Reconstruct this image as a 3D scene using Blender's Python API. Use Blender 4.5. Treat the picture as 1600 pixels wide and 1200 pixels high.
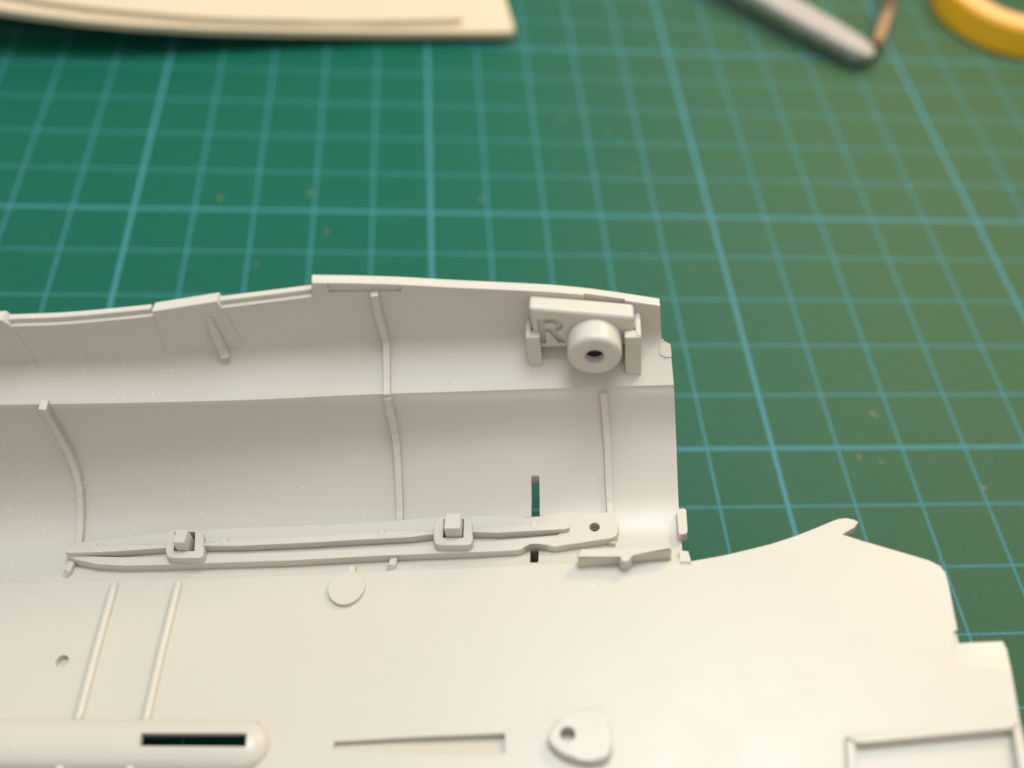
import bpy, bmesh, math, random
from mathutils import Vector, Matrix, noise
from mathutils.bvhtree import BVHTree
random.seed(7)
SC = bpy.context.scene
for o in list(bpy.data.objects): bpy.data.objects.remove(o)

# ------------------------------------------------------------------ camera, world, lamps, exposure
# all lengths below are millimetres on the mat; 1 Blender unit = 10 mm
MM = 0.1
CAM = Vector((46.20277, -132.38927, 121.03461))
FPX = 1585.29
rx, ry, rz = 0.66580, -0.07913, -0.06331
ROT = (Matrix.Rotation(rz, 3, 'Z') @ Matrix.Rotation(ry, 3, 'Y') @ Matrix.Rotation(rx, 3, 'X'))
cd = bpy.data.cameras.new('camera'); cam = bpy.data.objects.new('camera', cd)
SC.collection.objects.link(cam); SC.camera = cam
cam.matrix_world = Matrix.Translation(CAM * MM) @ ROT.to_4x4()
cd.sensor_width = 36; cd.lens = FPX * 36 / 1600
cd.clip_start = 0.05; cd.clip_end = 500
cd.dof.use_dof = True; cd.dof.focus_distance = 12.35; cd.dof.aperture_fstop = 0.10

W = bpy.data.worlds.new('World'); SC.world = W; W.use_nodes = True
bg = W.node_tree.nodes['Background']
bg.inputs[0].default_value = (1.0, 0.94, 0.88, 1); bg.inputs[1].default_value = 0.60

def lamp(name, loc, target, size, power, col):
    l = bpy.data.lights.new(name, 'AREA'); l.shape = 'DISK'; l.size = size * MM
    l.energy = power; l.color = col
    o = bpy.data.objects.new(name, l); SC.collection.objects.link(o)
    o.location = Vector(loc) * MM
    o.rotation_euler = (Vector(target) - Vector(loc)).to_track_quat('-Z', 'Y').to_euler()
    return o
lamp('desk_lamp_light', (215, 100, 240), (60, -20, 0), 60, 4300, (1.0, 0.72, 0.42))
lamp('ceiling_light', (45, 30, 440), (50, -10, 0), 200, 13500, (0.88, 0.975, 1.0))

SC.view_settings.view_transform = 'Standard'; SC.view_settings.look = 'None'
SC.view_settings.exposure = 0.08; SC.view_settings.gamma = 1

# ------------------------------------------------------------------ helpers
def ray(u, v):
    return ROT @ Vector(((u - 800) / FPX, (600 - v) / FPX, -1.0))
def pt(u, v, z):
    d = ray(u, v); t = (z - CAM.z) / d.z
    return CAM + d * t
def on_plane(u, v, P0, n):
    d = ray(u, v); t = (P0 - CAM).dot(n) / d.dot(n)
    return CAM + d * t
def lerp(a, b, t): return a + (b - a) * t
def curve(nodes, u):
    """piecewise smooth interpolation through (u, v) nodes"""
    n = len(nodes)
    if u <= nodes[0][0]:
        a, b = nodes[0], nodes[1]; return a[1] + (b[1] - a[1]) * (u - a[0]) / (b[0] - a[0])
    if u >= nodes[-1][0]:
        a, b = nodes[-2], nodes[-1]; return b[1] + (b[1] - a[1]) * (u - b[0]) / (b[0] - a[0])
    for i in range(n - 1):
        if nodes[i][0] <= u <= nodes[i + 1][0]:
            p0 = nodes[max(i - 1, 0)]; p1 = nodes[i]; p2 = nodes[i + 1]; p3 = nodes[min(i + 2, n - 1)]
            h = p2[0] - p1[0]; t = (u - p1[0]) / h
            m1 = (p2[1] - p0[1]) / (p2[0] - p0[0]) * h; m2 = (p3[1] - p1[1]) / (p3[0] - p1[0]) * h
            return (2*t**3 - 3*t*t + 1) * p1[1] + (t**3 - 2*t*t + t) * m1 + (-2*t**3 + 3*t*t) * p2[1] + (t**3 - t*t) * m2

def new_empty(name, loc, label, cat):
    o = bpy.data.objects.new(name, None); SC.collection.objects.link(o)
    o.location = loc * MM; o['label'] = label; o['category'] = cat
    o.empty_display_size = 0.5
    return o
def root_of(o):
    while o.parent: o = o.parent
    return o
def finish(o, angle=38):
    me = o.data
    me.polygons.foreach_set('use_smooth', [len(p.vertices) < 9 for p in me.polygons])
    me.set_sharp_from_angle(angle=math.radians(angle))
def mk(name, bm, mat, parent=None, angle=38, smooth=True):
    """bmesh in world millimetres -> object (in the frame of its top-level thing)"""
    bmesh.ops.recalc_face_normals(bm, faces=bm.faces)
    off = (root_of(parent).location if parent else Vector((0, 0, 0)))
    for v in bm.verts: v.co = v.co * MM - off
    me = bpy.data.meshes.new(name); bm.to_mesh(me); bm.free()
    o = bpy.data.objects.new(name, me); SC.collection.objects.link(o)
    if mat: me.materials.append(mat)
    if parent: o.parent = parent
    if smooth: finish(o, angle)
    return o
def prism_bm(top, base, bev=0.0, seg=2, bm=None):
    bm = bm or bmesh.new()
    n = len(top)
    T = [bm.verts.new(p) for p in top]; B = [bm.verts.new(p) for p in base]
    f = bm.faces.new(T); bm.faces.new(B[::-1])
    for i in range(n):
        bm.faces.new((T[i], B[i], B[(i + 1) % n], T[(i + 1) % n]))
    if bev:
        es = list(f.edges)
        bmesh.ops.bevel(bm, geom=es, offset=bev, offset_type='OFFSET', segments=seg, profile=0.5, affect='EDGES', clamp_overlap=True)
    return bm
def rounded(poly, r, seg=4):
    """round the corners of a polygon of 3-D points"""
    out = []; n = len(poly)
    for i in range(n):
        a, b, c = poly[i - 1], poly[i], poly[(i + 1) % n]
        d1 = (a - b); d2 = (c - b); k = min(r, d1.length * .45, d2.length * .45)
        p = b + d1.normalized() * k; q = b + d2.normalized() * k
        for s in range(seg + 1):
            t = s / seg; out.append((p * (1 - t) + b * t) * (1 - t) + (b * (1 - t) + q * t) * t)
    return out
def box_bm(P, ex, ey, ez, sx, sy, sz, bm=None, bev=0.0, taper=1.0):
    """box standing on P (centre of its base)"""
    def q(a, b, c, k=1.0): return P + ex * (a * sx / 2 * k) + ey * (b * sy / 2 * k) + ez * (c * sz)
    base = [q(-1, -1, 0), q(1, -1, 0), q(1, 1, 0), q(-1, 1, 0)]
    top = [q(-1, -1, 1, taper), q(1, -1, 1, taper), q(1, 1, 1, taper), q(-1, 1, 1, taper)]
    bm = bm or bmesh.new()
    T = [bm.verts.new(p) for p in top]; B = [bm.verts.new(p) for p in base]
    fs = [bm.faces.new(T), bm.faces.new(B[::-1])]
    for i in range(4): fs.append(bm.faces.new((T[i], B[i], B[(i + 1) % 4], T[(i + 1) % 4])))
    if bev:
        es = list({e for f in fs for e in f.edges})
        bmesh.ops.bevel(bm, geom=es, offset=bev, offset_type='OFFSET', segments=3, profile=0.5, affect='EDGES', clamp_overlap=True)
    return bm
def cyl_bm(P, ax, r, h, n=32, bm=None, r2=None):
    """cylinder from P along ax"""
    ax = ax.normalized(); a = ax.orthogonal().normalized(); b = ax.cross(a); r2 = r if r2 is None else r2
    top = [P + ax * h + (a * math.cos(k * math.tau / n) + b * math.sin(k * math.tau / n)) * r2 for k in range(n)]
    base = [P + (a * math.cos(k * math.tau / n) + b * math.sin(k * math.tau / n)) * r for k in range(n)]
    return prism_bm(top, base, bm=bm)
def cut(o, bm):
    """boolean difference, applied at once; the cutter is thrown away"""
    c = mk('cutter', bm, None, o.parent if o.parent else None, smooth=False)
    if not o.parent and o.location.length > 0: pass
    m = o.modifiers.new('b', 'BOOLEAN'); m.operation = 'DIFFERENCE'; m.solver = 'EXACT'; m.object = c
    dg = bpy.context.evaluated_depsgraph_get()
    me = bpy.data.meshes.new_from_object(o.evaluated_get(dg))
    old = o.data; o.modifiers.clear(); o.data = me; me.name = o.name
    bpy.data.meshes.remove(old)
    cm = c.data; bpy.data.objects.remove(c); bpy.data.meshes.remove(cm)
    finish(o)
def apply_mods(o):
    dg = bpy.context.evaluated_depsgraph_get()
    me = bpy.data.meshes.new_from_object(o.evaluated_get(dg))
    old = o.data; o.modifiers.clear(); o.data = me; bpy.data.meshes.remove(old); finish(o)

# ------------------------------------------------------------------ materials
def nodes(name):
    m = bpy.data.materials.new(name); m.use_nodes = True
    nt = m.node_tree; b = nt.nodes['Principled BSDF']
    return m, nt, b
def N(nt, t, **kw):
    n = nt.nodes.new(t)
    for k, v in kw.items():
        if k.startswith('i_'): n.inputs[k[2:].replace('_', ' ')].default_value = v
        else: setattr(n, k, v)
    return n
def plastic(name, col, rough=0.36, dust=1.0, bevel=0.09, sss=0.0):
    m, nt, b = nodes(name); L = nt.links.new
    tc = N(nt, 'ShaderNodeTexCoord')
    geo = N(nt, 'ShaderNodeNewGeometry')
    big = N(nt, 'ShaderNodeTexNoise', i_Scale=0.35, i_Detail=3.0)
    L(geo.outputs['Position'], big.inputs['Vector'])
    r1 = N(nt, 'ShaderNodeMapRange'); r1.inputs[3].default_value = 0.96; r1.inputs[4].default_value = 1.04
    L(big.outputs[0], r1.inputs[0])
    mul = N(nt, 'ShaderNodeMix', data_type='RGBA', blend_type='MULTIPLY'); mul.inputs[0].default_value = 1
    mul.inputs[6].default_value = (*col, 1); L(r1.outputs[0], mul.inputs[7])
    rr = N(nt, 'ShaderNodeTexNoise', i_Scale=1.7, i_Detail=6.0, i_Roughness=0.65); L(geo.outputs['Position'], rr.inputs['Vector'])
    rm = N(nt, 'ShaderNodeMapRange'); rm.inputs[1].default_value = .3; rm.inputs[2].default_value = .7; rm.inputs[3].default_value = rough - .05; rm.inputs[4].default_value = rough + .05
    L(rr.outputs[0], rm.inputs[0]); L(rm.outputs[0], b.inputs['Roughness'])
    # dust specks
    vor = N(nt, 'ShaderNodeTexVoronoi', i_Scale=13.0); L(geo.outputs['Position'], vor.inputs['Vector'])
    less = N(nt, 'ShaderNodeMath', operation='LESS_THAN'); less.inputs[1].default_value = 0.095
    L(vor.outputs['Distance'], less.inputs[0])
    sep = N(nt, 'ShaderNodeSeparateColor'); L(vor.outputs['Color'], sep.inputs[0])
    sx = N(nt, 'ShaderNodeSeparateXYZ'); L(geo.outputs['Position'], sx.inputs[0])
    thr = N(nt, 'ShaderNodeMapRange'); thr.inputs[1].default_value = -1.0; thr.inputs[2].default_value = 4.0
    thr.inputs[3].default_value = 0.95 * dust; thr.inputs[4].default_value = 0.07 * dust
    L(sx.outputs[0], thr.inputs[0])
    yd = N(nt, 'ShaderNodeMapRange'); yd.inputs[1].default_value = -7.6; yd.inputs[2].default_value = -6.8
    yd.inputs[3].default_value = 0.12; yd.inputs[4].default_value = 1.0; L(sx.outputs[1], yd.inputs[0])
    tm_ = N(nt, 'ShaderNodeMath', operation='MULTIPLY'); L(thr.outputs[0], tm_.inputs[0]); L(yd.outputs[0], tm_.inputs[1])
    cl = N(nt, 'ShaderNodeTexNoise', i_Scale=1.1, i_Detail=2.0); L(geo.outputs['Position'], cl.inputs['Vector'])
    cr = N(nt, 'ShaderNodeMapRange', interpolation_type='SMOOTHSTEP'); cr.inputs[1].default_value = .40; cr.inputs[2].default_value = .68; cr.inputs[3].default_value = .08; cr.inputs[4].default_value = 2.0
    L(cl.outputs[0], cr.inputs[0]); tm2 = N(nt, 'ShaderNodeMath', operation='MULTIPLY'); L(tm_.outputs[0], tm2.inputs[0]); L(cr.outputs[0], tm2.inputs[1]); thr = tm2
    l2 = N(nt, 'ShaderNodeMath', operation='LESS_THAN'); L(sep.outputs[0], l2.inputs[0]); L(thr.outputs[0], l2.inputs[1])
    mask = N(nt, 'ShaderNodeMath', operation='MULTIPLY'); L(less.outputs[0], mask.inputs[0]); L(l2.outputs[0], mask.inputs[1])
    mask2 = N(nt, 'ShaderNodeMath', operation='MULTIPLY'); L(mask.outputs[0], mask2.inputs[0]); mask2.inputs[1].default_value = 0.9
    mix = N(nt, 'ShaderNodeMix', data_type='RGBA'); L(mask2.outputs[0], mix.inputs[0]); L(mul.outputs[2], mix.inputs[6])
    mix.inputs[7].default_value = (0.9, 0.9, 0.88, 1)
    L(mix.outputs[2], b.inputs['Base Color'])
    b.inputs['Specular IOR Level'].default_value = 0.45
    if sss:
        b.inputs['Subsurface Weight'].default_value = sss; b.inputs['Subsurface Radius'].default_value = (1, .8, .6)
        b.inputs['Subsurface Scale'].default_value = 0.06
    fine = N(nt, 'ShaderNodeTexNoise', i_Scale=55.0, i_Detail=4.0); L(geo.outputs['Position'], fine.inputs['Vector'])
    mp = N(nt, 'ShaderNodeMapping'); mp.inputs['Scale'].default_value = (0.6, 9, 9); L(geo.outputs['Position'], mp.inputs[0])
    streak = N(nt, 'ShaderNodeTexNoise', i_Scale=3.0, i_Detail=2.0); L(mp.outputs[0], streak.inputs['Vector'])
    add = N(nt, 'ShaderNodeMath', operation='MULTIPLY_ADD'); L(streak.outputs[0], add.inputs[0]); add.inputs[1].default_value = 0.7; L(fine.outputs[0], add.inputs[2])
    bp = N(nt, 'ShaderNodeBump', i_Strength=0.10, i_Distance=0.004); L(add.outputs[0], bp.inputs['Height'])
    if bevel:
        bv = N(nt, 'ShaderNodeBevel', samples=4, i_Radius=bevel * MM); L(bv.outputs[0], bp.inputs['Normal'])
    L(bp.outputs[0], b.inputs['Normal'])
    return m
def simple(name, col, rough=0.5, metal=0.0, var=0.06, scale=3.0, bump=0.05):
    m, nt, b = nodes(name); L = nt.links.new
    geo = N(nt, 'ShaderNodeNewGeometry')
    n = N(nt, 'ShaderNodeTexNoise', i_Scale=scale, i_Detail=5.0); L(geo.outputs['Position'], n.inputs['Vector'])
    r = N(nt, 'ShaderNodeMapRange'); r.inputs[3].default_value = 1 - var; r.inputs[4].default_value = 1 + var; L(n.outputs[0], r.inputs[0])
    mul = N(nt, 'ShaderNodeMix', data_type='RGBA', blend_type='MULTIPLY'); mul.inputs[0].default_value = 1
    mul.inputs[6].default_value = (*col, 1); L(r.outputs[0], mul.inputs[7]); L(mul.outputs[2], b.inputs['Base Color'])
    b.inputs['Roughness'].default_value = rough; b.inputs['Metallic'].default_value = metal
    f = N(nt, 'ShaderNodeTexNoise', i_Scale=40.0, i_Detail=4.0); L(geo.outputs['Position'], f.inputs['Vector'])
    bp = N(nt, 'ShaderNodeBump', i_Strength=bump, i_Distance=0.01); L(f.outputs[0], bp.inputs['Height']); L(bp.outputs[0], b.inputs['Normal'])
    return m
GREY = plastic('grey_plastic', (0.565, 0.53, 0.465))
CREAM = plastic('cream_plastic', (0.63, 0.53, 0.38), dust=0.15)
STEEL = simple('brushed_steel', (0.42, 0.40, 0.38), rough=0.6, metal=0.35, bump=0.15)
ARM_REFL = simple('painted_arm_reflections', (0.30, 0.13, 0.05), rough=0.35, metal=0.5, var=0.95, scale=3.5, bump=0.2)  # brown and pale patches paint reflections onto the edge-on metal arm
TAPE = simple('yellow_tape_side', (0.85, 0.45, 0.01), rough=0.6, scale=8)
TAPEF = simple('tape_edge', (0.80, 0.46, 0.16), rough=0.75, scale=9)
CORE = simple('cardboard_core', (0.42, 0.31, 0.19), rough=0.9, scale=9)
TABLE = simple('dark_table', (0.10, 0.07, 0.05), rough=0.5)

_nt = ARM_REFL.node_tree; _b = _nt.nodes['Principled BSDF']
_g = N(_nt, 'ShaderNodeNewGeometry'); _n = N(_nt, 'ShaderNodeTexNoise', i_Scale=0.9, i_Detail=1.0); _nt.links.new(_g.outputs['Position'], _n.inputs['Vector'])
_r = N(_nt, 'ShaderNodeMapRange'); _r.inputs[1].default_value = .44; _r.inputs[2].default_value = .56; _nt.links.new(_n.outputs[0], _r.inputs[0])
_m = N(_nt, 'ShaderNodeMix', data_type='RGBA'); _m.inputs[6].default_value = (0.05, 0.015, 0.008, 1); _m.inputs[7].default_value = (0.50, 0.30, 0.16, 1)
_nt.links.new(_r.outputs[0], _m.inputs[0]); _nt.links.new(_m.outputs[2], _b.inputs['Base Color'])

def mat_material():
    m, nt, b = nodes('cutting_mat_green'); L = nt.links.new
    geo = N(nt, 'ShaderNodeNewGeometry')
    s = N(nt, 'ShaderNodeSeparateXYZ'); L(geo.outputs['Position'], s.inputs[0])
    def M(op, a, bb, c=None):
        n = N(nt, 'ShaderNodeMath', operation=op)
        for i, x in enumerate((a, bb, c)):
            if x is None: continue
            if isinstance(x, (int, float)): n.inputs[i].default_value = x
            else: L(x, n.inputs[i])
        return n.outputs[0]
    dn_ = N(nt, 'ShaderNodeTexNoise', i_Scale=9.0, i_Detail=3.0); L(geo.outputs['Position'], dn_.inputs['Vector'])
    dv = N(nt, 'ShaderNodeVectorMath', operation='MULTIPLY_ADD'); L(dn_.outputs['Color'], dv.inputs[0]); dv.inputs[1].default_value = (.25, .25, 0); L(geo.outputs['Position'], dv.inputs[2])
    wob = N(nt, 'ShaderNodeTexNoise', i_Scale=6.0, i_Detail=3.0); L(geo.outputs['Position'], wob.inputs['Vector'])
    def lines(co, period, half, soft):
        d = M('PINGPONG', co, period / 2)            # distance to nearest multiple
        r = N(nt, 'ShaderNodeMapRange', interpolation_type='SMOOTHSTEP')
        L(d, r.inputs[0]); r.inputs[1].default_value = half + soft; r.inputs[2].default_value = half - soft
        r.inputs[3].default_value = 0; r.inputs[4].default_value = 1
        return r.outputs[0]
    X, Y = s.outputs[0], s.outputs[1]
    lx = lines(X, 1.0, 0.016, 0.005); LX = lines(X, 5.0, 0.033, 0.007)
    ly = lines(Y, 1.0, 0.018, 0.006); LY = lines(Y, 5.0, 0.036, 0.007)
    mask = M('MAXIMUM', M('MAXIMUM', M('MULTIPLY', lx, .95), LX), M('MAXIMUM', M('MULTIPLY', ly, .75), M('MULTIPLY', LY, .85)))
    wear = N(nt, 'ShaderNodeTexNoise', i_Scale=22.0, i_Detail=6.0); L(geo.outputs['Position'], wear.inputs['Vector'])
    wr = N(nt, 'ShaderNodeMapRange'); wr.inputs[1].default_value = .3; wr.inputs[2].default_value = .6; wr.inputs[3].default_value = .62; wr.inputs[4].default_value = 1.0
    L(wear.outputs[0], wr.inputs[0]); mask = M('MULTIPLY', mask, wr.outputs[0])
    base = N(nt, 'ShaderNodeMix', data_type='RGBA'); L(wob.outputs[0], base.inputs[0])
    base.inputs[6].default_value = (0.0008, 0.094, 0.064, 1); base.inputs[7].default_value = (0.0015, 0.116, 0.077, 1)
    # tiny tan wear flecks; thickening to the right paints in warm lamp sheen
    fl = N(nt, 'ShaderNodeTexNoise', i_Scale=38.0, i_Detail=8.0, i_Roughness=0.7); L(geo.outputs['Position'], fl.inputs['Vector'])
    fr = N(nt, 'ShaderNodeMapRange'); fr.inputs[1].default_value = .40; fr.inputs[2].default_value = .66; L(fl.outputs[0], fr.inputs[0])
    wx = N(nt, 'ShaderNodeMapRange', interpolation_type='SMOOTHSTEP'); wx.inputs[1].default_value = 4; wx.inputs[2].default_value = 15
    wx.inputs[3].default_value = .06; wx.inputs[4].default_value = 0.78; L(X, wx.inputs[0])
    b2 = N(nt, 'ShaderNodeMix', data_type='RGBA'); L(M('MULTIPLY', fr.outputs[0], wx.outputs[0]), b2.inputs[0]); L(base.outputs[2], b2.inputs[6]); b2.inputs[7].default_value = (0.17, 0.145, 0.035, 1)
    vor = N(nt, 'ShaderNodeTexVoronoi', i_Scale=1.9); L(dv.outputs[0], vor.inputs['Vector'])
    sp = M('MULTIPLY', M('LESS_THAN', vor.outputs['Distance'], M('MULTIPLY', M('POWER', wob.outputs[0], 2.0), 0.20)), .55)
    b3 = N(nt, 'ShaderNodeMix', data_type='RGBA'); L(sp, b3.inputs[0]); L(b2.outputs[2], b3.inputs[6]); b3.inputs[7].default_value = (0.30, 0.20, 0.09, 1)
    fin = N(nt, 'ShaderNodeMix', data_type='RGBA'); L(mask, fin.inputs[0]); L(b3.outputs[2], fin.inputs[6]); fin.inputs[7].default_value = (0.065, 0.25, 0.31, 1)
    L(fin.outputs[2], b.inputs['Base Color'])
    b.inputs['Roughness'].default_value = 0.52; b.inputs['Specular IOR Level'].default_value = 0.14
    g = N(nt, 'ShaderNodeTexNoise', i_Scale=60.0, i_Detail=5.0); L(geo.outputs['Position'], g.inputs['Vector'])
    bp = N(nt, 'ShaderNodeBump', i_Strength=0.8, i_Distance=0.008); L(g.outputs[0], bp.inputs['Height']); L(bp.outputs[0], b.inputs['Normal'])
    return m
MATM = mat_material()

# ------------------------------------------------------------------ surface they rest on
bm = bmesh.new()
for x, y in ((-1500, -1500), (1500, -1500), (1500, 1500), (-1500, 1500)): bm.verts.new((x, y, -3.0))
bm.faces.new(bm.verts)
tb = mk('table_top', bm, TABLE, smooth=False); tb['kind'] = 'structure'
bm = box_bm(Vector((60, 40, -2.996)), Vector((1, 0, 0)), Vector((0, 1, 0)), Vector((0, 0, 1)), 600, 450, 2.996, bev=0.8)
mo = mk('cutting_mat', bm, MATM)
mo['label'] = 'green cutting mat with pale blue grid lines lying under everything'; mo['category'] = 'cutting mat'

# ------------------------------------------------------------------ the grey model half: main surfaces
# the half lies tilted: its long axis EX climbs to the right off the mat
EX = Vector((0.980, -0.098, 0.175)).normalized()
EZ = Vector((-0.168, 0.068, 0.983)); EZ = (EZ - EX * EX.dot(EZ)).normalized()
EY = EZ.cross(EX).normalized()
PP = pt(0, 905, 5.0); PN = EZ
def ray_plane(u, v, z): return on_plane(u, v, PP + EZ * z, EZ)
def plate_pt(u, v, h=0.0): return ray_plane(u, v, h)
mat_pt = pt
pt = ray_plane            # from here to the end of the half, heights are measured from its flat panel
fus = new_empty('fuselage_half', Vector((55, -70, 0)), 'large pale grey plastic aircraft model half with ribs, rails and slots, filling the foreground', 'model part')

cB = [(0, 636), (200, 633), (400, 628), (550, 621), (700, 616), (850, 611), (1053, 605)]
cA = [(0, 575), (200, 567), (350, 556), (550, 540), (700, 534), (850, 531), (1034, 529)]
cC = [(0, 909), (225, 906), (450, 899), (550, 894), (750, 887), (850, 881), (1000, 878), (1080, 877)]
ledge = [(0, 511), (20, 510), (103, 506.6), (234, 494.5), (349, 481), (488, 463.6)]
rimf = [(487, 442), (560, 443), (627, 445), (700, 449), (850, 456), (911, 461), (975, 469.5), (1031, 478)]
lip_o = [(0, 492), (17, 491.5), (103, 488), (170, 483), (232, 477), (344, 461.5), (400, 455), (486, 444.7)]
def zA(u): return curve([(0, 19.8), (610, 16.2), (1060, 13.6)], u)
def zB(u): return curve([(60, 17.0), (610, 13.0), (1060, 10.2)], u)
def wall_pt(u, v, h=0.0):
    """a point on the tall far wall (or h millimetres in front of it)"""
    vA = curve(cA, u)
    P = pt(u, v, zA(u) + (vA - v) / 9.9)
    if h:
        n = (-EY + EZ * .06).normalized(); d = (CAM - P).normalized()
        P = P + d * (h / max(.2, d.dot(n)))
    return P
zl = [(0, 17.0), (.07, 13.8), (.165, 10.9), (.275, 8.0), (.457, 4.2), (.60, 1.7), (.70, .5), (.795, -.3), (.9, -.4), (1, 0)]
zm = [(0, 13.0), (.108, 10.0), (.20, 7.5), (.307, 5.1), (.487, 2.1), (.60, .5), (.697, -.6), (.85, -1.35), (.95, -.8), (1, 0)]
zr = [(0, 10.2), (.108, 7.8), (.20, 5.9), (.307, 4.1), (.487, 1.7), (.60, .4), (.697, -.4), (.85, -1.1), (.95, -.7), (1, 0)]
def shell_z(u, t): return curve([(60, curve(zl, t)), (610, curve(zm, t)), (1060, curve(zr, t))], u)
UR = [(430, 1030), (478, 1031.5), (536.9, 1034)]
def u_right(v):
    if v < 537: return curve(UR, v)
    return curve([(537, 1047), (605, 1053), (700, 1057), (790, 1060.5), (860, 1066), (877, 1067)], v)
us = sorted(set([-520 + 40 * k for k in range(13)] + [k * 22 for k in range(0, 46)] + [486.9, 487.1] + [1020]))
us = [u for u in us if u <= 1021]
def main_rows(u):
    """interior skin from the rim down to the crease: list of (kind, point)"""
    out = []
    vA, vB, vC = curve(cA, u), curve(cB, u), curve(cC, u)
    top = curve(ledge, u) if u < 487 else curve(rimf, u)
    vl = (curve(ledge, u) if u < 487 else curve([(487, 463.5), (700, 470), (1031, 490)], u)) + 6
    out.append(wall_pt(u, top)); out.append(wall_pt(u, vl))
    for k in (.35, .7): out.append(wall_pt(u, lerp(vl, vA - 10, k)))
    za = zA(u)
    # concave fillet wall -> shelf
    P1 = wall_pt(u, vA - 11); P3 = pt(u, lerp(vA, vB, .22), lerp(za, zB(u), .22)); P2 = pt(u, vA, za)
    for t in (0, .25, .5, .75, 1): out.append((P1 * (1 - t) + P2 * t) * (1 - t) + (P2 * (1 - t) + P3 * t) * t)
    for k in (.5, .75): out.append(pt(u, lerp(vA, vB, k), lerp(za, zB(u), k)))
    # convex edge, slightly rounded
    out.append(pt(u, vB - 3.5, lerp(za, zB(u), .93)))
    out.append(pt(u, vB, zB(u) - .12))
    for t in (.018, .063, .11, .155, .21, .266, .35, .45, .53, .60, .66, .72, .77, .82, .87, .92, .97):
        out.append(pt(u, lerp(vB, vC, t), shell_z(u, t)))
    out.append(plate_pt(u, vC))
    out.append(plate_pt(u, vC) + EY * -1.2 - EZ * .75)
    return out
def section(u_or_none):
    if u_or_none is not None: return main_rows(u_or_none)
cols = [main_rows(u) for u in us]
# last column: every row runs to its own right end
base = main_rows(1000); base2 = main_rows(1020)
last = []
for a, b in zip(base, base2):
    d = (b - a)
    def px(P):
        q = ROT.transposed() @ (P - CAM); return 800 + FPX * q.x / -q.z, 600 - FPX * q.y / -q.z
    t = 1.0
    for _ in range(8):
        uu, vv = px(a + d * t); e = u_right(vv) - uu
        t += e / 20.0
    last.append(a + d * t)
cols.append(last)
nr = len(last)
bm = bmesh.new()
V = [[bm.verts.new(p) for p in c] for c in cols]
for i in range(len(V) - 1):
    for j in range(nr - 1): bm.faces.new((V[i][j], V[i + 1][j], V[i + 1][j + 1], V[i][j + 1]))
bm.normal_update()
bvh_shell = BVHTree.FromBMesh(bm)
shell = mk('hull_shell', bm, GREY, fus)
sm = shell.modifiers.new('s', 'SOLIDIFY'); sm.thickness = 0.125; sm.use_even_offset = False
# offset away from the camera side
nrm = shell.data.polygons[0].normal
sm.offset = -1 if nrm.dot(CAM * MM - (shell.data.vertices[0].co + fus.location)) > 0 else 1
apply_mods(shell)

def hit(u, v, h=0.0):
    d = ray(u, v).normalized()
    loc, n, i, dist = bvh_shell.ray_cast(CAM, d)
    if loc is None: return None, None
    if n.dot(d) > 0: n = -n
    if h: loc = loc - d * (h / max(.25, -n.dot(d)))
    return loc, n

# plate in front
outline = [(-520, 917)] + [(u, curve(cC, u)) for u in range(0, 1080, 60)] + [(1080, 877), (1131, 868), (1169, 859), (1205, 850), (1242, 838), (1275, 825), (1300, 814.5), (1310, 811),
    (1322, 809.5), (1334, 812), (1341, 816), (1335, 824), (1316, 835), (1350, 846), (1412, 864), (1452, 876), (1468, 884), (1477, 894), (1482, 912), (1491, 960), (1500, 1002), (1568, 999), (1574, 1012), (1587, 1087), (1593, 1125), (1612, 1200), (1640, 1330), (1640, 1420), (-520, 1420)]
from mathutils.geometry import delaunay_2d_cdt
top = [plate_pt(u, v) for u, v in outline]
P2 = [Vector(((p - PP).dot(EX), (p - PP).dot(EY))) for p in top]
def inside(q):
    c = False
    for i in range(len(P2)):
        a, b = P2[i - 1], P2[i]
        if (a.y > q.y) != (b.y > q.y) and q.x < (b.x - a.x) * (q.y - a.y) / (b.y - a.y) + a.x: c = not c
    return c
def dist_edge(q): return min((a - q).length for a in P2)
extra = []
x = min(p.x for p in P2)
while x < max(p.x for p in P2):
    y = min(p.y for p in P2)
    while y < max(p.y for p in P2):
        q = Vector((x + .013 * y, y + .01 * x))
        if inside(q) and dist_edge(q) > 1.5: extra.append(q)
        y += 5.3
    x += 5.7
n0 = len(P2)
vs, es_, fs_, _, _, _ = delaunay_2d_cdt(P2 + extra, [(i, (i + 1) % n0) for i in range(n0)], [], 1, 1e-5)
fs_ = [f for f in fs_ if inside(sum((vs[i] for i in f), Vector((0, 0))) / len(f))]
bm = bmesh.new()
Tv = [bm.verts.new(PP + EX * q.x + EY * q.y) for q in vs]
Bv = [bm.verts.new(PP + EX * q.x + EY * q.y - PN * 1.3) for q in vs]
cnt = {}
for f in fs_:
    bm.faces.new([Tv[i] for i in f]); bm.faces.new([Bv[i] for i in f][::-1])
    for k in range(len(f)):
        e_ = (f[k], f[(k + 1) % len(f)]); cnt[e_] = 1
for (i, j) in list(cnt):
    if (j, i) not in cnt: bm.faces.new((Tv[j], Tv[i], Bv[i], Bv[j]))
for v in [v for v in bm.verts if not v.link_faces]: bm.verts.remove(v)
plate = mk('flat_panel', bm, GREY, fus, angle=30)

# small stub between shell end and plate, and tabs on the end edge
def pl_prism(name, px, h, parent=fus, bev=0.2, sink=0.6, r=0.0, mat=GREY, seg=2, bp=0.0):
    tp = [plate_pt(u, v, h) for u, v in px]
    if r: tp = rounded(tp, r)
    return mk(name, prism_bm(tp, [p - PN * (h + sink) for p in tp], bev=bev, seg=seg), mat, parent)
pl_prism('edge_tab', [(1062, 859), (1076, 861), (1080, 878), (1081, 884), (1060, 884)], 0.0, bev=.1, sink=1.3)

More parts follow.
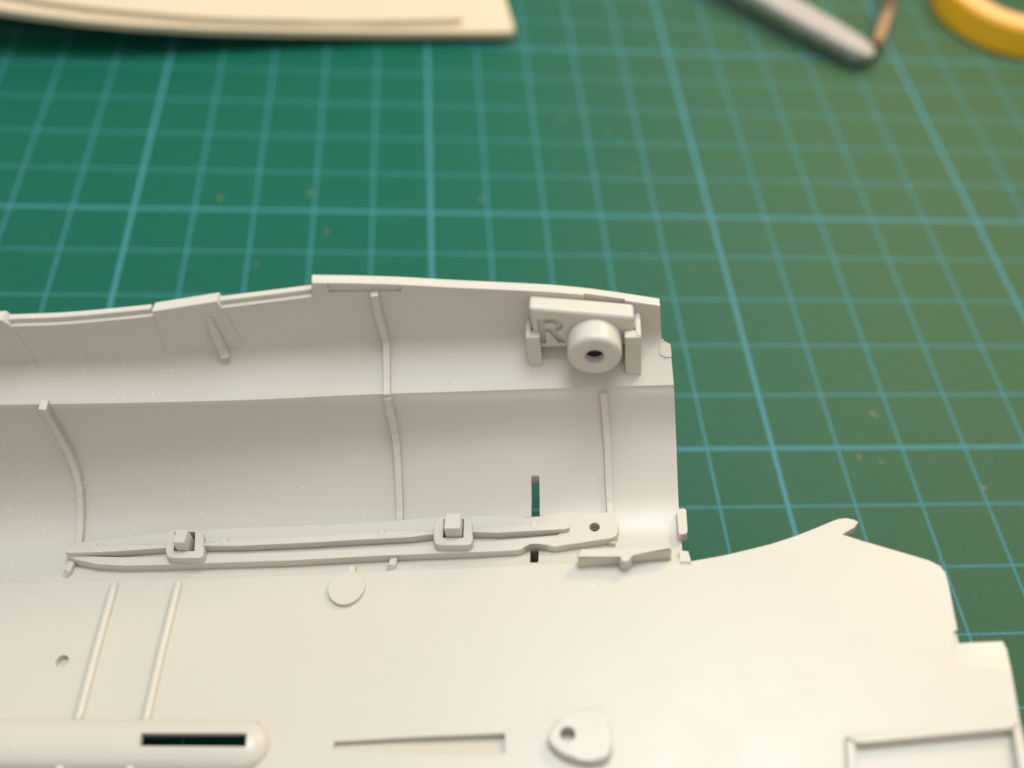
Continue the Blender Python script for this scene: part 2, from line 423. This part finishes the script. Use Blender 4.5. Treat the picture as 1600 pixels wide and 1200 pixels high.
def hit_prism(name, px, h, parent=fus, bev=0.2, sink=0.6, r=0.0, n=None):
    tp = []; ns = Vector((0, 0, 0))
    for u, v in px:
        P, nn = hit(u, v, h)
        if P is None: P = tp[-1]; nn = ns.normalized()
        tp.append(P); ns += nn
    ns = (n or ns).normalized()
    if r: tp = rounded(tp, r)
    return mk(name, prism_bm(tp, [p - ns * (h + sink) for p in tp], bev=bev), GREY, parent)
e = pt(1066, 800, 14.2)
ZE = EZ
tp = [pt(u, v, .35) for u, v in ((1057, 795), (1072, 794), (1074.5, 833), (1061, 836))]
mk('edge_tab', prism_bm(rounded(tp, .3), [p - EZ * 1.6 for p in rounded(tp, .3)], bev=.12), GREY, fus)
Q, n = hit(1037, 556)
tp = [on_plane(u, v, Q + n * .12, n) for u, v in ((1031, 536.5), (1047.5, 538.5), (1048.8, 548), (1049.5, 558), (1040, 558), (1031, 554))]
tp = rounded(tp, .12); mk('edge_tab', prism_bm(tp, [p - n * 1.3 for p in tp], bev=.1, seg=3), GREY, fus)

# ------------------------------------------------------------------ ribs
def strip(name, path, w, h, parent=fus, surf='hit', bev=0.06, h_end=None, w_end=None, sub=12, cap=0.0, nfix=None, fade=0):
    """raised rib whose top face runs along path (pixels of its centre line)"""
    px = []
    for i in range(len(path) - 1):
        a, b = path[i], path[i + 1]
        for k in range(sub): px.append((lerp(a[0], b[0], k / sub), lerp(a[1], b[1], k / sub)))
    px.append(path[-1])
    # light smoothing
    for _ in range(3 if len(path) > 2 else 0):
        px = [px[0]] + [((px[i-1][0] + 2*px[i][0] + px[i+1][0]) / 4, (px[i-1][1] + 2*px[i][1] + px[i+1][1]) / 4) for i in range(1, len(px) - 1)] + [px[-1]]
    C0, NN = [], []
    n_ = len(px)
    for i, (u, v) in enumerate(px):
        t = i / (n_ - 1); hh = lerp(h, h if h_end is None else h_end, t)
        if fade and i >= n_ - 1 - fade: hh *= max(.02, (n_ - 1 - i) / fade)
        if surf == 'hit':
            P, nn = hit(u, v, hh)
            if P is None: continue
        elif surf == 'plate': P, nn = plate_pt(u, v, hh), PN
        C0.append((P, hh)); NN.append(nn)
    if nfix: NN = [nfix for _ in NN]
    NN = [sum((NN[max(0, min(len(NN)-1, i+k))] for k in (-3,-2,-1,0,1,2,3)), Vector((0,0,0))).normalized() for i in range(len(NN))]
    bm = bmesh.new(); rings = []
    m = len(C0)
    for i, ((P, hh), nn) in enumerate(zip(C0, NN)):
        a = C0[max(0, i - 1)][0]; b = C0[min(m - 1, i + 1)][0]; tg = (b - a).normalized()
        sd = tg.cross(nn).normalized(); t = i / (m - 1)
        ww = lerp(w, w if w_end is None else w_end, t) / 2
        if cap and i in (0, m - 1): ww *= .6
        bo = P - nn * (hh + .5)
        rings.append([bm.verts.new(q) for q in (bo - sd * (ww + .03), P - nn * bev - sd * ww, P - sd * (ww - bev), P + sd * (ww - bev), P - nn * bev + sd * ww, bo + sd * (ww + .03))])
    for r0, r1 in zip(rings, rings[1:]):
        for k in range(6):
            bm.faces.new((r0[k], r0[(k + 1) % 6], r1[(k + 1) % 6], r1[k]))
    bm.faces.new(rings[0][::-1]); bm.faces.new(rings[-1])
    return mk(name, bm, GREY, parent, angle=(62 if bev > .2 else 30))

strip('rib', [(66, 640), (76, 655), (87, 674), (105, 707), (117, 736), (123, 763), (125, 798), (124, 830), (121, 853), (112, 876), (99.5, 902)], 0.85, 0.75, fade=5)
strip('rib', [(584.5, 463), (590, 490), (597, 515), (602, 532), (603.5, 545), (604, 575), (604, 600), (604, 616), (608, 640), (614, 665), (619, 695), (622, 740), (624, 790), (624, 815), (620, 850), (614, 875), (610.5, 887)], 0.85, 0.75, fade=4)
strip('rib', [(943, 616), (946, 650), (949.5, 700), (952, 769), (954, 801), (955, 830), (956, 853)], 0.85, 0.55, fade=2)
strip('rib', [(326, 500), (334, 520), (352, 560)], 0.7, 0.4, h_end=0.85, w_end=1.05)
strip('rib', [(177.5, 908), (148, 1014), (119, 1124)], 0.98, 0.72, surf='plate', bev=.24, sub=24, cap=1)
strip('rib', [(277.5, 906), (251, 1012), (225, 1126)], 0.98, 0.72, surf='plate', bev=.24, sub=24, cap=1)
strip('rib', [(94, 1186), (80, 1250)], 0.98, 0.72, surf='plate', bev=.24, sub=24, cap=1)
strip('rib', [(204, 1188), (190, 1250)], 0.98, 0.72, surf='plate', bev=.24, sub=24, cap=1)

# ------------------------------------------------------------------ rim lip and raised panels of the far wall
def lip(name, u0, u1):
    bm = bmesh.new(); rings = []
    n = max(4, int((u1 - u0) / 14))
    for i in range(n + 1):
        u = lerp(u0, u1, i / n)
        F = wall_pt(u, curve(ledge, u))            # front edge of the ledge
        B = F + EY * .5 - EZ * .15; T = F + EY * .5 + EZ * .68
        O = T + EY * .80
        rings.append([bm.verts.new(q) for q in (B, T + EZ * 0 - EZ * .08, T + EY * .08, O - EY * .06, O - EZ * .08, O - EZ * 1.2)])
    for r0, r1 in zip(rings, rings[1:]):
        for k in range(6): bm.faces.new((r0[k], r0[(k + 1) % 6], r1[(k + 1) % 6], r1[k]))
    bm.faces.new(rings[0][::-1]); bm.faces.new(rings[-1])
    return mk(name, bm, GREY, fus)
lip('rim_lip', 14, 236); lip('rim_lip', 340, 487.5)
lip('rim_lip', -520, -110)
def panel(px, name='raised_panel', h=0.05, back=1.45):
    fr = [wall_pt(u, v, h) for u, v in px]
    ba = [wall_pt(u, v) + EY * (back if k else .3) for (u, v), k in zip(px, pk)]
    return mk(name, prism_bm(fr, ba, bev=0.04), GREY, fus)
pk = [1, 1, 1, 0, 0]
panel([(237, 487), (338, 471), (347, 483), (384, 541), (263, 557)])
panel([(-110, 507), (2, 500), (20, 512), (58, 566), (-80, 572)])
# recesses cut in the rim
def wall_cut(px, depth):
    fr = [wall_pt(u, v) - EY * .6 for u, v in px]; ba = [wall_pt(u, v) + EY * depth for u, v in px]
    bm = bmesh.new(); prism_bm(fr, ba, bm=bm); cut(shell, bm)
wall_cut([(511, 443.6), (626, 445.6), (627, 455.5), (514, 457)], .25)
wall_cut([(911, 452), (976, 459), (976, 481), (914, 474)], .28)

# ------------------------------------------------------------------ rail plate with sockets
def rail_z(u): return 1.0 - 0.85 * (u - 100) / 860
RN = EZ
def rail_pt(u, v, h=0.0): return pt(u, v, rail_z(u) + h)
up = [(101, 862), (104, 855), (112, 850.5), (124, 847.5), (206, 838), (262, 832), (322, 827), (487, 820.5), (600, 815.5), (677, 808), (740, 806), (806, 805), (816, 806.5), (825, 810), (842, 809), (851, 805), (860, 801), (880, 800), (948, 799.5), (960, 802.5), (966, 811)]
dn = [(967, 820), (966, 832), (962, 838), (954, 842), (899, 849), (868, 855), (859, 854), (850, 849.5), (843, 848), (829, 848), (822, 851), (817, 857), (808, 860), (737, 863), (600, 868), (450, 876), (322, 880), (250, 883), (190, 884), (150, 881.5), (118, 875), (105, 869)]
tp = [rail_pt(u, v) for u, v in up + dn]
rail = mk('rail_plate', prism_bm(tp, [p - RN * 2.0 for p in tp], bev=.22, seg=3), GREY, fus)
cc = [(108, 864), (187, 861), (262, 857.5), (322, 854), (375, 851.5), (487, 846.5), (550, 842.5), (640, 838), (680, 836), (736, 833), (780, 831), (832, 828), (880, 826), (884, 829), (870, 836), (800, 843), (737, 848), (677, 852), (600, 856), (520, 859), (450, 863), (322, 867), (250, 870), (190, 871), (140, 869), (110, 867)]
ct = [rail_pt(u, v) for u, v in cc]
bmc = prism_bm([p + RN * .5 for p in ct], [p - RN * .5 for p in ct])
bmesh.ops.triangulate(bmc, faces=[f for f in bmc.faces if len(f.verts) > 4], ngon_method='EAR_CLIP'); cut(rail, bmc)
# upper rail strip on it
def rstrip(path, w, h, name='rail_strip'):
    bm = bmesh.new(); C0 = [rail_pt(u, v, h) for u, v in path]; L_, R_ = [], []
    for i, P in enumerate(C0):
        tg = (C0[min(i + 1, len(C0) - 1)] - C0[max(0, i - 1)]).normalized(); sd = tg.cross(EZ)
        k = .55 if i in (0, len(C0) - 1) else 1
        L_.append(P + sd * w / 2 * k); R_.append(P - sd * w / 2 * k)
    tp = L_ + R_[::-1]
    return mk(name, prism_bm(tp, [p - EZ * (h + .4) for p in tp], bev=.14, seg=2), GREY, rail)
def strip_nodes(a): return a
rstrip([(102, 860), (110, 859), (150, 857.6), (187, 856), (262, 853)], 0.95, .7)
rstrip([(316, 850.5), (375, 847.5), (487, 842.5), (550, 838.7), (640, 834), (680, 832)], 0.95, .7)
rstrip([(736, 829), (780, 827), (832, 824), (882, 821.5), (890, 821.5)], 0.95, .7)
for u, v in ((150, 860.5), (353, 851.5), (597, 838.5), (834, 826.5)):
    P = rail_pt(u, v, -.2); mk('strip_collar', box_bm(P, EX, EY, EZ, .85, 1.15, .98, bev=.2), GREY, rail)
# sockets
def socket(u0, u1, vt, vb, hu0, hu1, hvt, hvb, peg):
    H = 1.15
    corners = [rail_pt(u, v, H) for u, v in ((u0 + 2, vt), (u1 - 2, vt), (u1, vb), (u0, vb))]
    tp = rounded(corners, .9)
    so = mk('socket', prism_bm(tp, [p - EZ * (H + .8) for p in tp], bev=.16), GREY, rail)
    hc = [rail_pt(u, v, H) for u, v in ((hu0 + 1, hvt), (hu1 + 1, hvt), (hu1, hvb), (hu0, hvb))]
    def cb():
        return prism_bm([p + EZ * 2 for p in hc], [p - EZ * 7 for p in hc])
    cut(so, cb()); cut(rail, cb()); cut(shell, cb())
    # peg standing in the hole
    (pu, pv, w, d) = peg
    P = rail_pt(pu, pv, H - .1) + EY * (d / 2)
    mk('peg', box_bm(P - EZ * 3.0, EX, EY, EZ, w, d, 4.85, bev=.2), GREY, rail)
cut_slots = []
socket(259, 319, 827, 872, 271.5, 304, 831, 861, (286, 861, 1.5, 1.95))
socket(677.5, 739, 807, 852, 692, 724, 811, 840, (709, 839.5, 1.95, 2.2))
# round hole in the rail's lobe
P = rail_pt(929, 823.5)
cut(rail, cyl_bm(P - EZ * 6, EZ, .62, 9)); cut(shell, cyl_bm(P - EZ * 6, EZ, .5, 9))
# long slot through the shell
def slot_cut(o, px, zt, down):
    tp = [zt(u, v) for u, v in px]
    bm = prism_bm([p + EZ * 3 for p in rounded(tp, .25)], [p - EZ * down for p in rounded(tp, .25)]); cut(o, bm)
def sz(u, v): return hit(u, v)[0]
slot_cut(shell, [(830, 743), (842.5, 743), (843, 830), (829.5, 830)], sz, 4)
slot_cut(shell, [(829, 855), (842, 855), (841, 879), (827.5, 879)], sz, 4)

Pq = hit(835, 868)[0] + EY * -.2 - EZ * 4.6
bm = box_bm(Pq, EX, EY, EZ, 3.4, 4.6, 3.9)
bmi = box_bm(Pq + EZ * .5, EX, EY, EZ, 2.6, 3.8, 6)
shade_box = mk('slot_shade_box', bm, GREY, fus); cut(shade_box, bmi)  # closed box added below the slot so its opening goes dark

# notched bar at the right end of the crease
px = [(908, 857), (1044, 851.5), (1049, 854), (1049, 859), (989, 865), (987, 870), (984, 875), (978, 878), (972, 877), (968, 873), (966, 867), (903, 873), (902, 866)]
pl_prism('notched_bar', px, 1.9, bev=.25, sink=.8, seg=3)
# round disc with its gate nub
P = plate_pt(541, 918, .5)
bm = bmesh.new(); ring = []
for k in range(120):
    a = k * math.tau / 120; ring.append(P + (EX * math.cos(a) + EY * math.sin(a)) * 2.15 * (1 + .015 * math.sin(3 * a)))
nub = []
for p in ring:
    d = p - P; ang = math.atan2(d.dot(EY), d.dot(EX)) - math.radians(84)
    nub.append(p + d.normalized() * (.75 if abs(ang) < .2 else 0))
mk('round_disc', prism_bm(nub, [p - PN * .9 for p in nub], bev=.06), GREY, fus)
# faint ejector pin marks
def mark(P, n, r):
    bm = bmesh.new(); a = n.orthogonal().normalized(); b = n.cross(a); K = 36
    prof = [(-.14, -.05), (-.06, .006), (.06, .006), (.14, -.05)]
    rows = [[bm.verts.new(P + (a * math.cos(k * math.tau / K) + b * math.sin(k * math.tau / K)) * (r + q[0]) + n * q[1]) for k in range(K)] for q in prof]
    for r0, r1 in zip(rows, rows[1:]):
        for k in range(K): bm.faces.new((r0[k], r0[(k + 1) % K], r1[(k + 1) % K], r1[k]))
    return mk('ejector_mark', bm, GREY, fus)
for u, v, r in ((230, 929, 1.05), (468, 930, 1.6), (830, 922, 1.9)): mark(plate_pt(u, v), PN, r)
for u, v, r in ((571, 585, 1.05), (1022, 833, 1.3)):
    P, n = hit(u, v); mark(P, n, r)
# shallow round pit
P = plate_pt(97, 1033)
cut(plate, cyl_bm(P - PN * .75, PN, .72, 3, r2=.78))

# long tube with a slot
T0 = plate_pt(0, 1157, 1.0); T1 = plate_pt(384, 1160, 1.0)
tx = (T1 - T0).normalized(); ty = PN.cross(tx).normalized()
bm = bmesh.new(); K = 20; rows = []
Wd, Hh = 2.75, 1.55
Lx = (T1 - T0).length
xs = [-40 + k * 4 for k in range(int((Lx + 38) / 4))] + [Lx - .6]
xs = [x for x in xs if x <= Lx - .6]
prof = [(x, 1.0) for x in xs] + [(Lx - .6 + 2.9 * math.sin(a), math.cos(a)) for a in [math.radians(d) for d in (12, 25, 38, 50, 62, 74, 83)]]
for x, s in prof:
    base = T0 + tx * x - PN * 1.0
    rows.append([bm.verts.new(base + ty * (Wd * max(s, .05) * math.cos(math.pi * k / K)) + PN * (-.3 + (Hh + .3) * (s ** .9) * math.sin(math.pi * k / K) ** .75)) for k in range(K + 1)])
for r0, r1 in zip(rows, rows[1:]):
    for k in range(K): bm.faces.new((r0[k], r0[k + 1], r1[k + 1], r1[k]))
    bm.faces.new((r0[K], r0[0], r1[0], r1[K]))
bm.faces.new(rows[0]); bm.faces.new(rows[-1][::-1])
tube = mk('rounded_housing', bm, GREY, fus, angle=60)
hc = [plate_pt(u, v, 1.4) for u, v in ((221, 1146), (386, 1146), (384, 1167), (218, 1166))]
for o in (tube, plate): cut(o, prism_bm([p + EZ * 2 for p in hc], [p - EZ * 4 for p in hc]))
hc = [plate_pt(u, v, 0) for u, v in ((190, 1128), (405, 1128), (405, 1186), (186, 1186))]
cut(plate, prism_bm([p + EZ * .3 for p in hc], [p - EZ * 4 for p in hc]))
hc = [plate_pt(u, v, 0) for u, v in ((200, 1138), (395, 1138), (395, 1176), (196, 1176))]
cut(tube, prism_bm([p + EZ * .75 for p in hc], [p - EZ * 4 for p in hc]))

# teardrop boss
px = [(855, 1150), (860, 1137), (869, 1126), (883, 1117), (899, 1110), (916, 1105.5), (931, 1104.5), (942, 1110), (950, 1121), (955, 1138), (956.5, 1155), (956, 1170), (951, 1181), (941, 1187), (925, 1188.5), (906, 1187), (890, 1183), (876, 1176.5), (864, 1167), (857, 1158)]
boss = pl_prism('teardrop_boss', px, 1.3, bev=.28, seg=4)
cut(boss, cyl_bm(plate_pt(887, 1147, 1.3) - PN * 1.6, PN, .78, 4)); cut(plate, cyl_bm(plate_pt(887, 1147, 1.3) - PN * 4, PN, .7, 6))
# wedge recess
px = [(522, 1159), (655, 1151), (789, 1145.5), (789, 1178), (700, 1180), (520, 1173)]
dp = [.75, .95, 1.05, .35, .02, .02]
tp = [plate_pt(u, v) for u, v in px]
bmc = prism_bm([p + PN * 1 for p in tp], [p - PN * d for p, d in zip(tp, dp)])
bmesh.ops.triangulate(bmc, faces=[f for f in bmc.faces if len(f.verts) > 4]); cut(plate, bmc)
# rectangular frame at lower right
def frame_part(px, h): return pl_prism('frame_bar', px, h, bev=.2)
frame_part([(1322, 1150), (1582, 1128), (1592, 1128), (1584, 1139), (1346, 1160), (1335, 1160)], .7)
frame_part([(1322, 1152), (1336, 1161), (1350, 1290), (1330, 1290)], .69)
frame_part([(1583, 1139), (1592, 1130), (1640, 1290), (1606, 1290)], .71)
tp = [plate_pt(u, v) for u, v in ((1338, 1158), (1588, 1136), (1625, 1290), (1345, 1290))]
cut(plate, prism_bm([p + PN for p in tp], [p - PN * .6 for p in tp]))
# the flap at the right edge lies a little lower and blends back into the panel
px = [(1491, 985), (1620, 978), (1630, 1046), (1560, 1046), (1489, 1040), (1487, 1028), (1490, 1010)]
dp = [.6, .6, .02, .02, .03, .3, .5]
tp = [plate_pt(u, v) for u, v in px]
bmc = prism_bm([p + PN for p in tp], [p - PN * d for p, d in zip(tp, dp)])
bmesh.ops.triangulate(bmc, faces=[f for f in bmc.faces if len(f.verts) > 4]); cut(plate, bmc)

# ------------------------------------------------------------------ brackets on the shelf
def bracket(u0, u1, vt, vb, side, depth):
    """front post and a side wall running back to the hull wall"""
    Pb = hit((u0 + u1) / 2, vb)[0]; Q0, Q1 = on_plane(u0, vb, Pb, EY), on_plane(u1, vb, Pb, EY)
    w = (Q1 - Q0).dot(EX)
    h = (on_plane((u0 + u1) / 2, vt, Pb, EY) - Pb).dot(EZ)
    o = mk('bracket', box_bm(Pb - EZ * .5 + EY * .6, EX, EY, EZ, w, 1.2, h + .5, bev=.14), GREY, fus)
    o2 = mk('bracket', box_bm(Pb - EZ * .5 + EX * side * (w / 2 - .3) + EY * (.6 + depth / 2), EX, EY, EZ, .62, depth + .8, h + .62, bev=.12), GREY, fus)
    return Pb
BP = bracket(826.5, 848, 527, 572, -1, 3.2)
bracket(977, 1002, 527, 586, 1, 5.4)

# ------------------------------------------------------------------ the clip-in bushing holder marked R
FY = BP + EY * .75
FP = on_plane(866, 545.5, FY, EY)         # lower front edge of the holder's face
Hb = (on_plane(905, 490, FY, EY) - FP).dot(EZ)
hold = new_empty('bushing_holder', FP, 'small pale block marked R with a round bored bushing, clipped between two brackets', 'model part')
n_f = -EY
bl = on_plane(836, 545.5, FY, EY); br = on_plane(995, 555, FY, EY)
HX = EX; HZ = EZ
Wb = abs((br - bl).dot(EX)); cen = bl + HX * Wb / 2
bm = box_bm(cen + EY * 1.2, HX, EY, HZ, Wb, 2.4, Hb)
for v in bm.verts:
    if (v.co - cen).dot(HZ) > 1: v.co = v.co - HZ * (.18 * (v.co - cen).dot(HX)) - HX * .25
bmesh.ops.bevel(bm, geom=list(bm.edges), offset=.5, offset_type='OFFSET', segments=3, profile=.5, affect='EDGES', clamp_overlap=True)
body = mk('holder_body', bm, GREY, hold)
# raised bar along the top and side
# (front face is the plane through cen, normal -EY)
def fpt(x, z, y=0.0): return cen + HX * (x - Wb / 2) + HZ * z - EY * y
# engraved letter R, cut stroke by stroke
def engrave(pl):
    fr = [fpt(x, z, .5) for x, z in pl]; ba = [fpt(x, z, -.42) for x, z in pl]
    cut(body, prism_bm(fr, ba))
sw = .74; ox, oz, lw, lh = .62, .85, 2.85, 4.0
engrave([(ox, oz), (ox + sw, oz), (ox + sw, oz + lh), (ox, oz + lh)])
cxr, czr, ro_, ri_ = ox + 1.75, oz + lh - 1.08, 1.10, .38
bowl = [(ox + sw - .02, oz + lh - .003)] + [(cxr + ro_ * math.cos(a), czr + (ro_ - .003) * math.sin(a)) for a in [math.radians(90 - 18 * k) for k in range(11)]] + [(ox + sw - .02, czr - ro_ + .003)]
bowl += [(ox + sw - .02, czr - ri_)] + [(cxr + ri_ * math.cos(a), czr + ri_ * math.sin(a)) for a in [math.radians(-90 + 30 * k) for k in range(7)]] + [(ox + sw - .02, czr + ri_)]
engrave(bowl)
engrave([(ox + 1.15, czr - ro_ + .1), (ox + 1.95, czr - ro_ + .1), (ox + lw + .25, oz + .002), (ox + lw - .6, oz + .002)])
# black disc put in the bushing hole to stand for its shade
HOLE_SHADE = simple('hole_shade_black', (0.012, 0.012, 0.012), rough=0.6)
# bushing
def lathe(P, ax, prof, n=56):
    ax = ax.normalized(); a = ax.orthogonal().normalized(); b = ax.cross(a); bm = bmesh.new(); rows = []
    for r, h in prof:
        rows.append([bm.verts.new(P + ax * h + (a * math.cos(k * math.tau / n) + b * math.sin(k * math.tau / n)) * r) for k in range(n)])
    for r0, r1 in zip(rows, rows[1:]):
        for k in range(n): bm.faces.new((r0[k], r0[(k + 1) % n], r1[(k + 1) % n], r1[k]))
    return bm
Lb, Rb, rh = 3.0, 3.12, 1.08
FC = on_plane(929, 558.5, cen - EY * Lb, EY)
BC = FC + EY * Lb
prof = [(rh, -1.4), (rh, Lb - .12), (rh + .12, Lb)] + [(Rb - .65 + .65 * math.sin(a), Lb - .65 + .65 * math.cos(a)) for a in [k * math.pi / 16 for k in range(9)]] + [(Rb, -1.6)]
bush = lathe(BC, -EY, prof)
bush = mk('bushing', bush, GREY, hold, angle=60)
bmc = cyl_bm(BC + EY * 2.2, -EY, rh, 1.4, n=40)   # dark floor standing for shade in the pin hole
mk('hole_shade_disc', cyl_bm(BC + EY * .3, -EY, rh - .01, 2.2, n=40), HOLE_SHADE, hold)
cut(body, cyl_bm(BC + EY * 3.6, -EY, rh + .02, 5.5, n=40))

# ------------------------------------------------------------------ cream model part far left
pt = mat_pt; EX = Vector((1, 0, 0)); EY = Vector((0, 1, 0)); EZ = Vector((0, 0, 1))
crm = new_empty('cream_model_part', pt(500, 45, 0), 'long cream plastic model part with a bowed edge, blurred, lying behind the grey half', 'model part')
edge = [(-260, -30), (-120, -4), (0, 14), (60, 22.5), (120, 30), (200, 37.5), (320, 44.5), (450, 48), (600, 50), (700, 50), (770, 50), (797, 49.5), (804, 46)]
def ez_(u): return lerp(11.5, 3.2, max(0, min(1, (u + 100) / 650)) ** .8) if u > -100 else 11.5
E = [pt(u, v, ez_(u)) for u, v in edge]
def cream_sheet(name, E, back, zoff, thick, bev):
    n = len(E); bm = bmesh.new()
    ks = [0, .04, .12, .3, .6, 1]
    topv = [[bm.verts.new(p + Vector((-.12 * back * k, back * k, zoff + 1.0 * math.sin(min(1, k * 2) * math.pi / 2)))) for k in ks] for p in E]
    botv = [[bm.verts.new(v.co - Vector((0, 0, thick))) for v in r] for r in topv]
    K = len(ks)
    for i in range(n - 1):
        for k in range(K - 1):
            bm.faces.new((topv[i][k], topv[i+1][k], topv[i+1][k+1], topv[i][k+1]))
            bm.faces.new((botv[i][k], botv[i][k+1], botv[i+1][k+1], botv[i+1][k]))
        bm.faces.new((topv[i][0], botv[i][0], botv[i+1][0], topv[i+1][0]))
        bm.faces.new((topv[i][-1], topv[i+1][-1], botv[i+1][-1], botv[i][-1]))
    for r, b in ((topv[0], botv[0]), (topv[-1], botv[-1])):
        for k in range(K - 1): bm.faces.new((r[k], r[k+1], b[k+1], b[k]))
    return mk(name, bm, CREAM, crm, angle=40)
cream_sheet('flange', E, 75, 0, 1.4, 0)
inner = [(-260, -52), (-120, -26), (-20, -10), (69, 5), (140, 15), (212, 22), (300, 30), (372, 33.5), (531, 37), (640, 36), (712, 34), (722, 32)]
E2 = [pt(u, v, ez_(u) + .9) for u, v in inner]
cream_sheet('raised_face', E2, 66, .6, 1.6, 0)
# unseen rear wall added down to the mat, keeping the underside dark
bw = [E[i] + Vector((-.12 * 72, 72, 0)) for i in range(len(E))]
bm = bmesh.new(); q = [(bm.verts.new(p), bm.verts.new(Vector((p.x, p.y, .05))), bm.verts.new(p + Vector((0, 1.4, 0))), bm.verts.new(Vector((p.x, p.y + 1.4, .05)))) for p in bw]
for a, b in zip(q, q[1:]):
    bm.faces.new((a[0], b[0], b[1], a[1])); bm.faces.new((a[2], a[3], b[3], b[2])); bm.faces.new((a[0], a[2], b[2], b[0])); bm.faces.new((a[1], b[1], b[3], a[3]))
bm.faces.new((q[0][0], q[0][1], q[0][3], q[0][2])); bm.faces.new((q[-1][0], q[-1][2], q[-1][3], q[-1][1]))
mk('rear_shade_wall', bm, CREAM, crm)

# ------------------------------------------------------------------ tweezers
tw = new_empty('tweezers', pt(1358, 92, 0), 'steel tweezers with rounded back end pointing down, beside the yellow tape roll', 'tweezers')
def arm(name, pts, wid, th, z, mat=STEEL):
    """flat bar through centre pixels, at height z above the mat"""
    C0 = [pt(u, v, zz) for (u, v), zz in zip(pts, z)]
    bm = bmesh.new(); rows = []
    for i, P in enumerate(C0):
        tg = (C0[min(i + 1, len(C0) - 1)] - C0[max(i - 1, 0)]).normalized(); sd = tg.cross(EZ).normalized(); nn = sd.cross(tg)
        w = wid[i] / 2; t = th / 2
        rows.append([bm.verts.new(P + sd * a + nn * b) for a, b in ((-w, -t), (-w, t * .5), (-w * .93, t), (w * .93, t), (w, t * .5), (w, -t))])
    for r0, r1 in zip(rows, rows[1:]):
        for k in range(6): bm.faces.new((r0[k], r0[(k + 1) % 6], r1[(k + 1) % 6], r1[k]))
    bm.faces.new(rows[0][::-1]); bm.faces.new(rows[-1])
    return mk(name, bm, mat, tw)
arm('arm', [(1050, -95), (1160, -32), (1226, 8), (1300, 50), (1335, 70), (1352, 80), (1362, 86)], [7.4, 7.4, 7.2, 6.6, 5.8, 4.8, 3.4], 1.5, [7, 6, 5.5, 4.9, 4.4, 4, 3.6])
arm('arm', [(1430, -120), (1404, -50), (1390, 0), (1378, 45), (1370, 66), (1364, 80)], [1.3, 1.6, 1.8, 2.0, 2.2, 2.0], 4.6, [4.2, 4, 3.8, 3.6, 3.4, 3.2], ARM_REFL)

P = pt(1286, 47, 5.8)
mk('rivet', cyl_bm(P - EZ * .6, EZ, .75, .75, n=20), STEEL, tw)

# ------------------------------------------------------------------ roll of tape
ro = pt(1460, 0, 0)
zt = 9.0
rp = [pt(u, v, 0) for u, v in ((1452, 0), (1478, 42), (1535, 76), (1600, 94))]
# circle through three of them
def circ(a, b, c):
    ax, ay, bx, by, cx, cy = a.x, a.y, b.x, b.y, c.x, c.y
    d = 2 * (ax * (by - cy) + bx * (cy - ay) + cx * (ay - by))
    ux = ((ax*ax + ay*ay) * (by - cy) + (bx*bx + by*by) * (cy - ay) + (cx*cx + cy*cy) * (ay - by)) / d
    uy = ((ax*ax + ay*ay) * (cx - bx) + (bx*bx + by*by) * (ax - cx) + (cx*cx + cy*cy) * (bx - ax)) / d
    return Vector((ux, uy, 0)), math.hypot(ax - ux, ay - uy)
tc_, tr_ = circ(rp[0], rp[2], rp[3])
print('tape', tc_, tr_)
tape = new_empty('tape_roll', tc_, 'roll of yellow masking tape lying flat at the right behind the tweezers', 'tape roll')
Zt = 7.0
def ring_bm(r0, r1, h, c=tc_, n=96, b=.5):
    return lathe(c, EZ, [(r1 - b, .02), (r1, b), (r1, h - b), (r1 - b, h), (r0 + b, h), (r0, h - b), (r0, b), (r0 + b, .02), (r1 - b, .02)], n)
mk('tape_winding', ring_bm(tr_ - 5, tr_, Zt), TAPE, tape, angle=40)
mk('tape_face', lathe(tc_ + EZ * (Zt - .3), EZ, [(tr_ - 4.8, 0), (tr_ - 4.8, .42), (tr_ - .35, .42), (tr_ - .35, 0), (tr_ - 4.8, 0)], 96), TAPEF, tape)
mk('cardboard_core', ring_bm(tr_ - 6.3, tr_ - 5.05, Zt - .3, b=.2), CORE, tape)

# area-weighted normals keep the broad flat faces flat beside their rounded edges
for o in SC.objects:
    if o.type == 'MESH' and o.name.split('.')[0] in ('teardrop_boss', 'rail_plate', 'rail_strip', 'socket', 'holder_body', 'bracket', 'notched_bar', 'round_disc', 'peg', 'frame_bar', 'edge_tab', 'flat_panel', 'raised_panel', 'strip_collar'):
        w = o.modifiers.new('weighted_normals', 'WEIGHTED_NORMAL'); w.keep_sharp = True; w.weight = 80
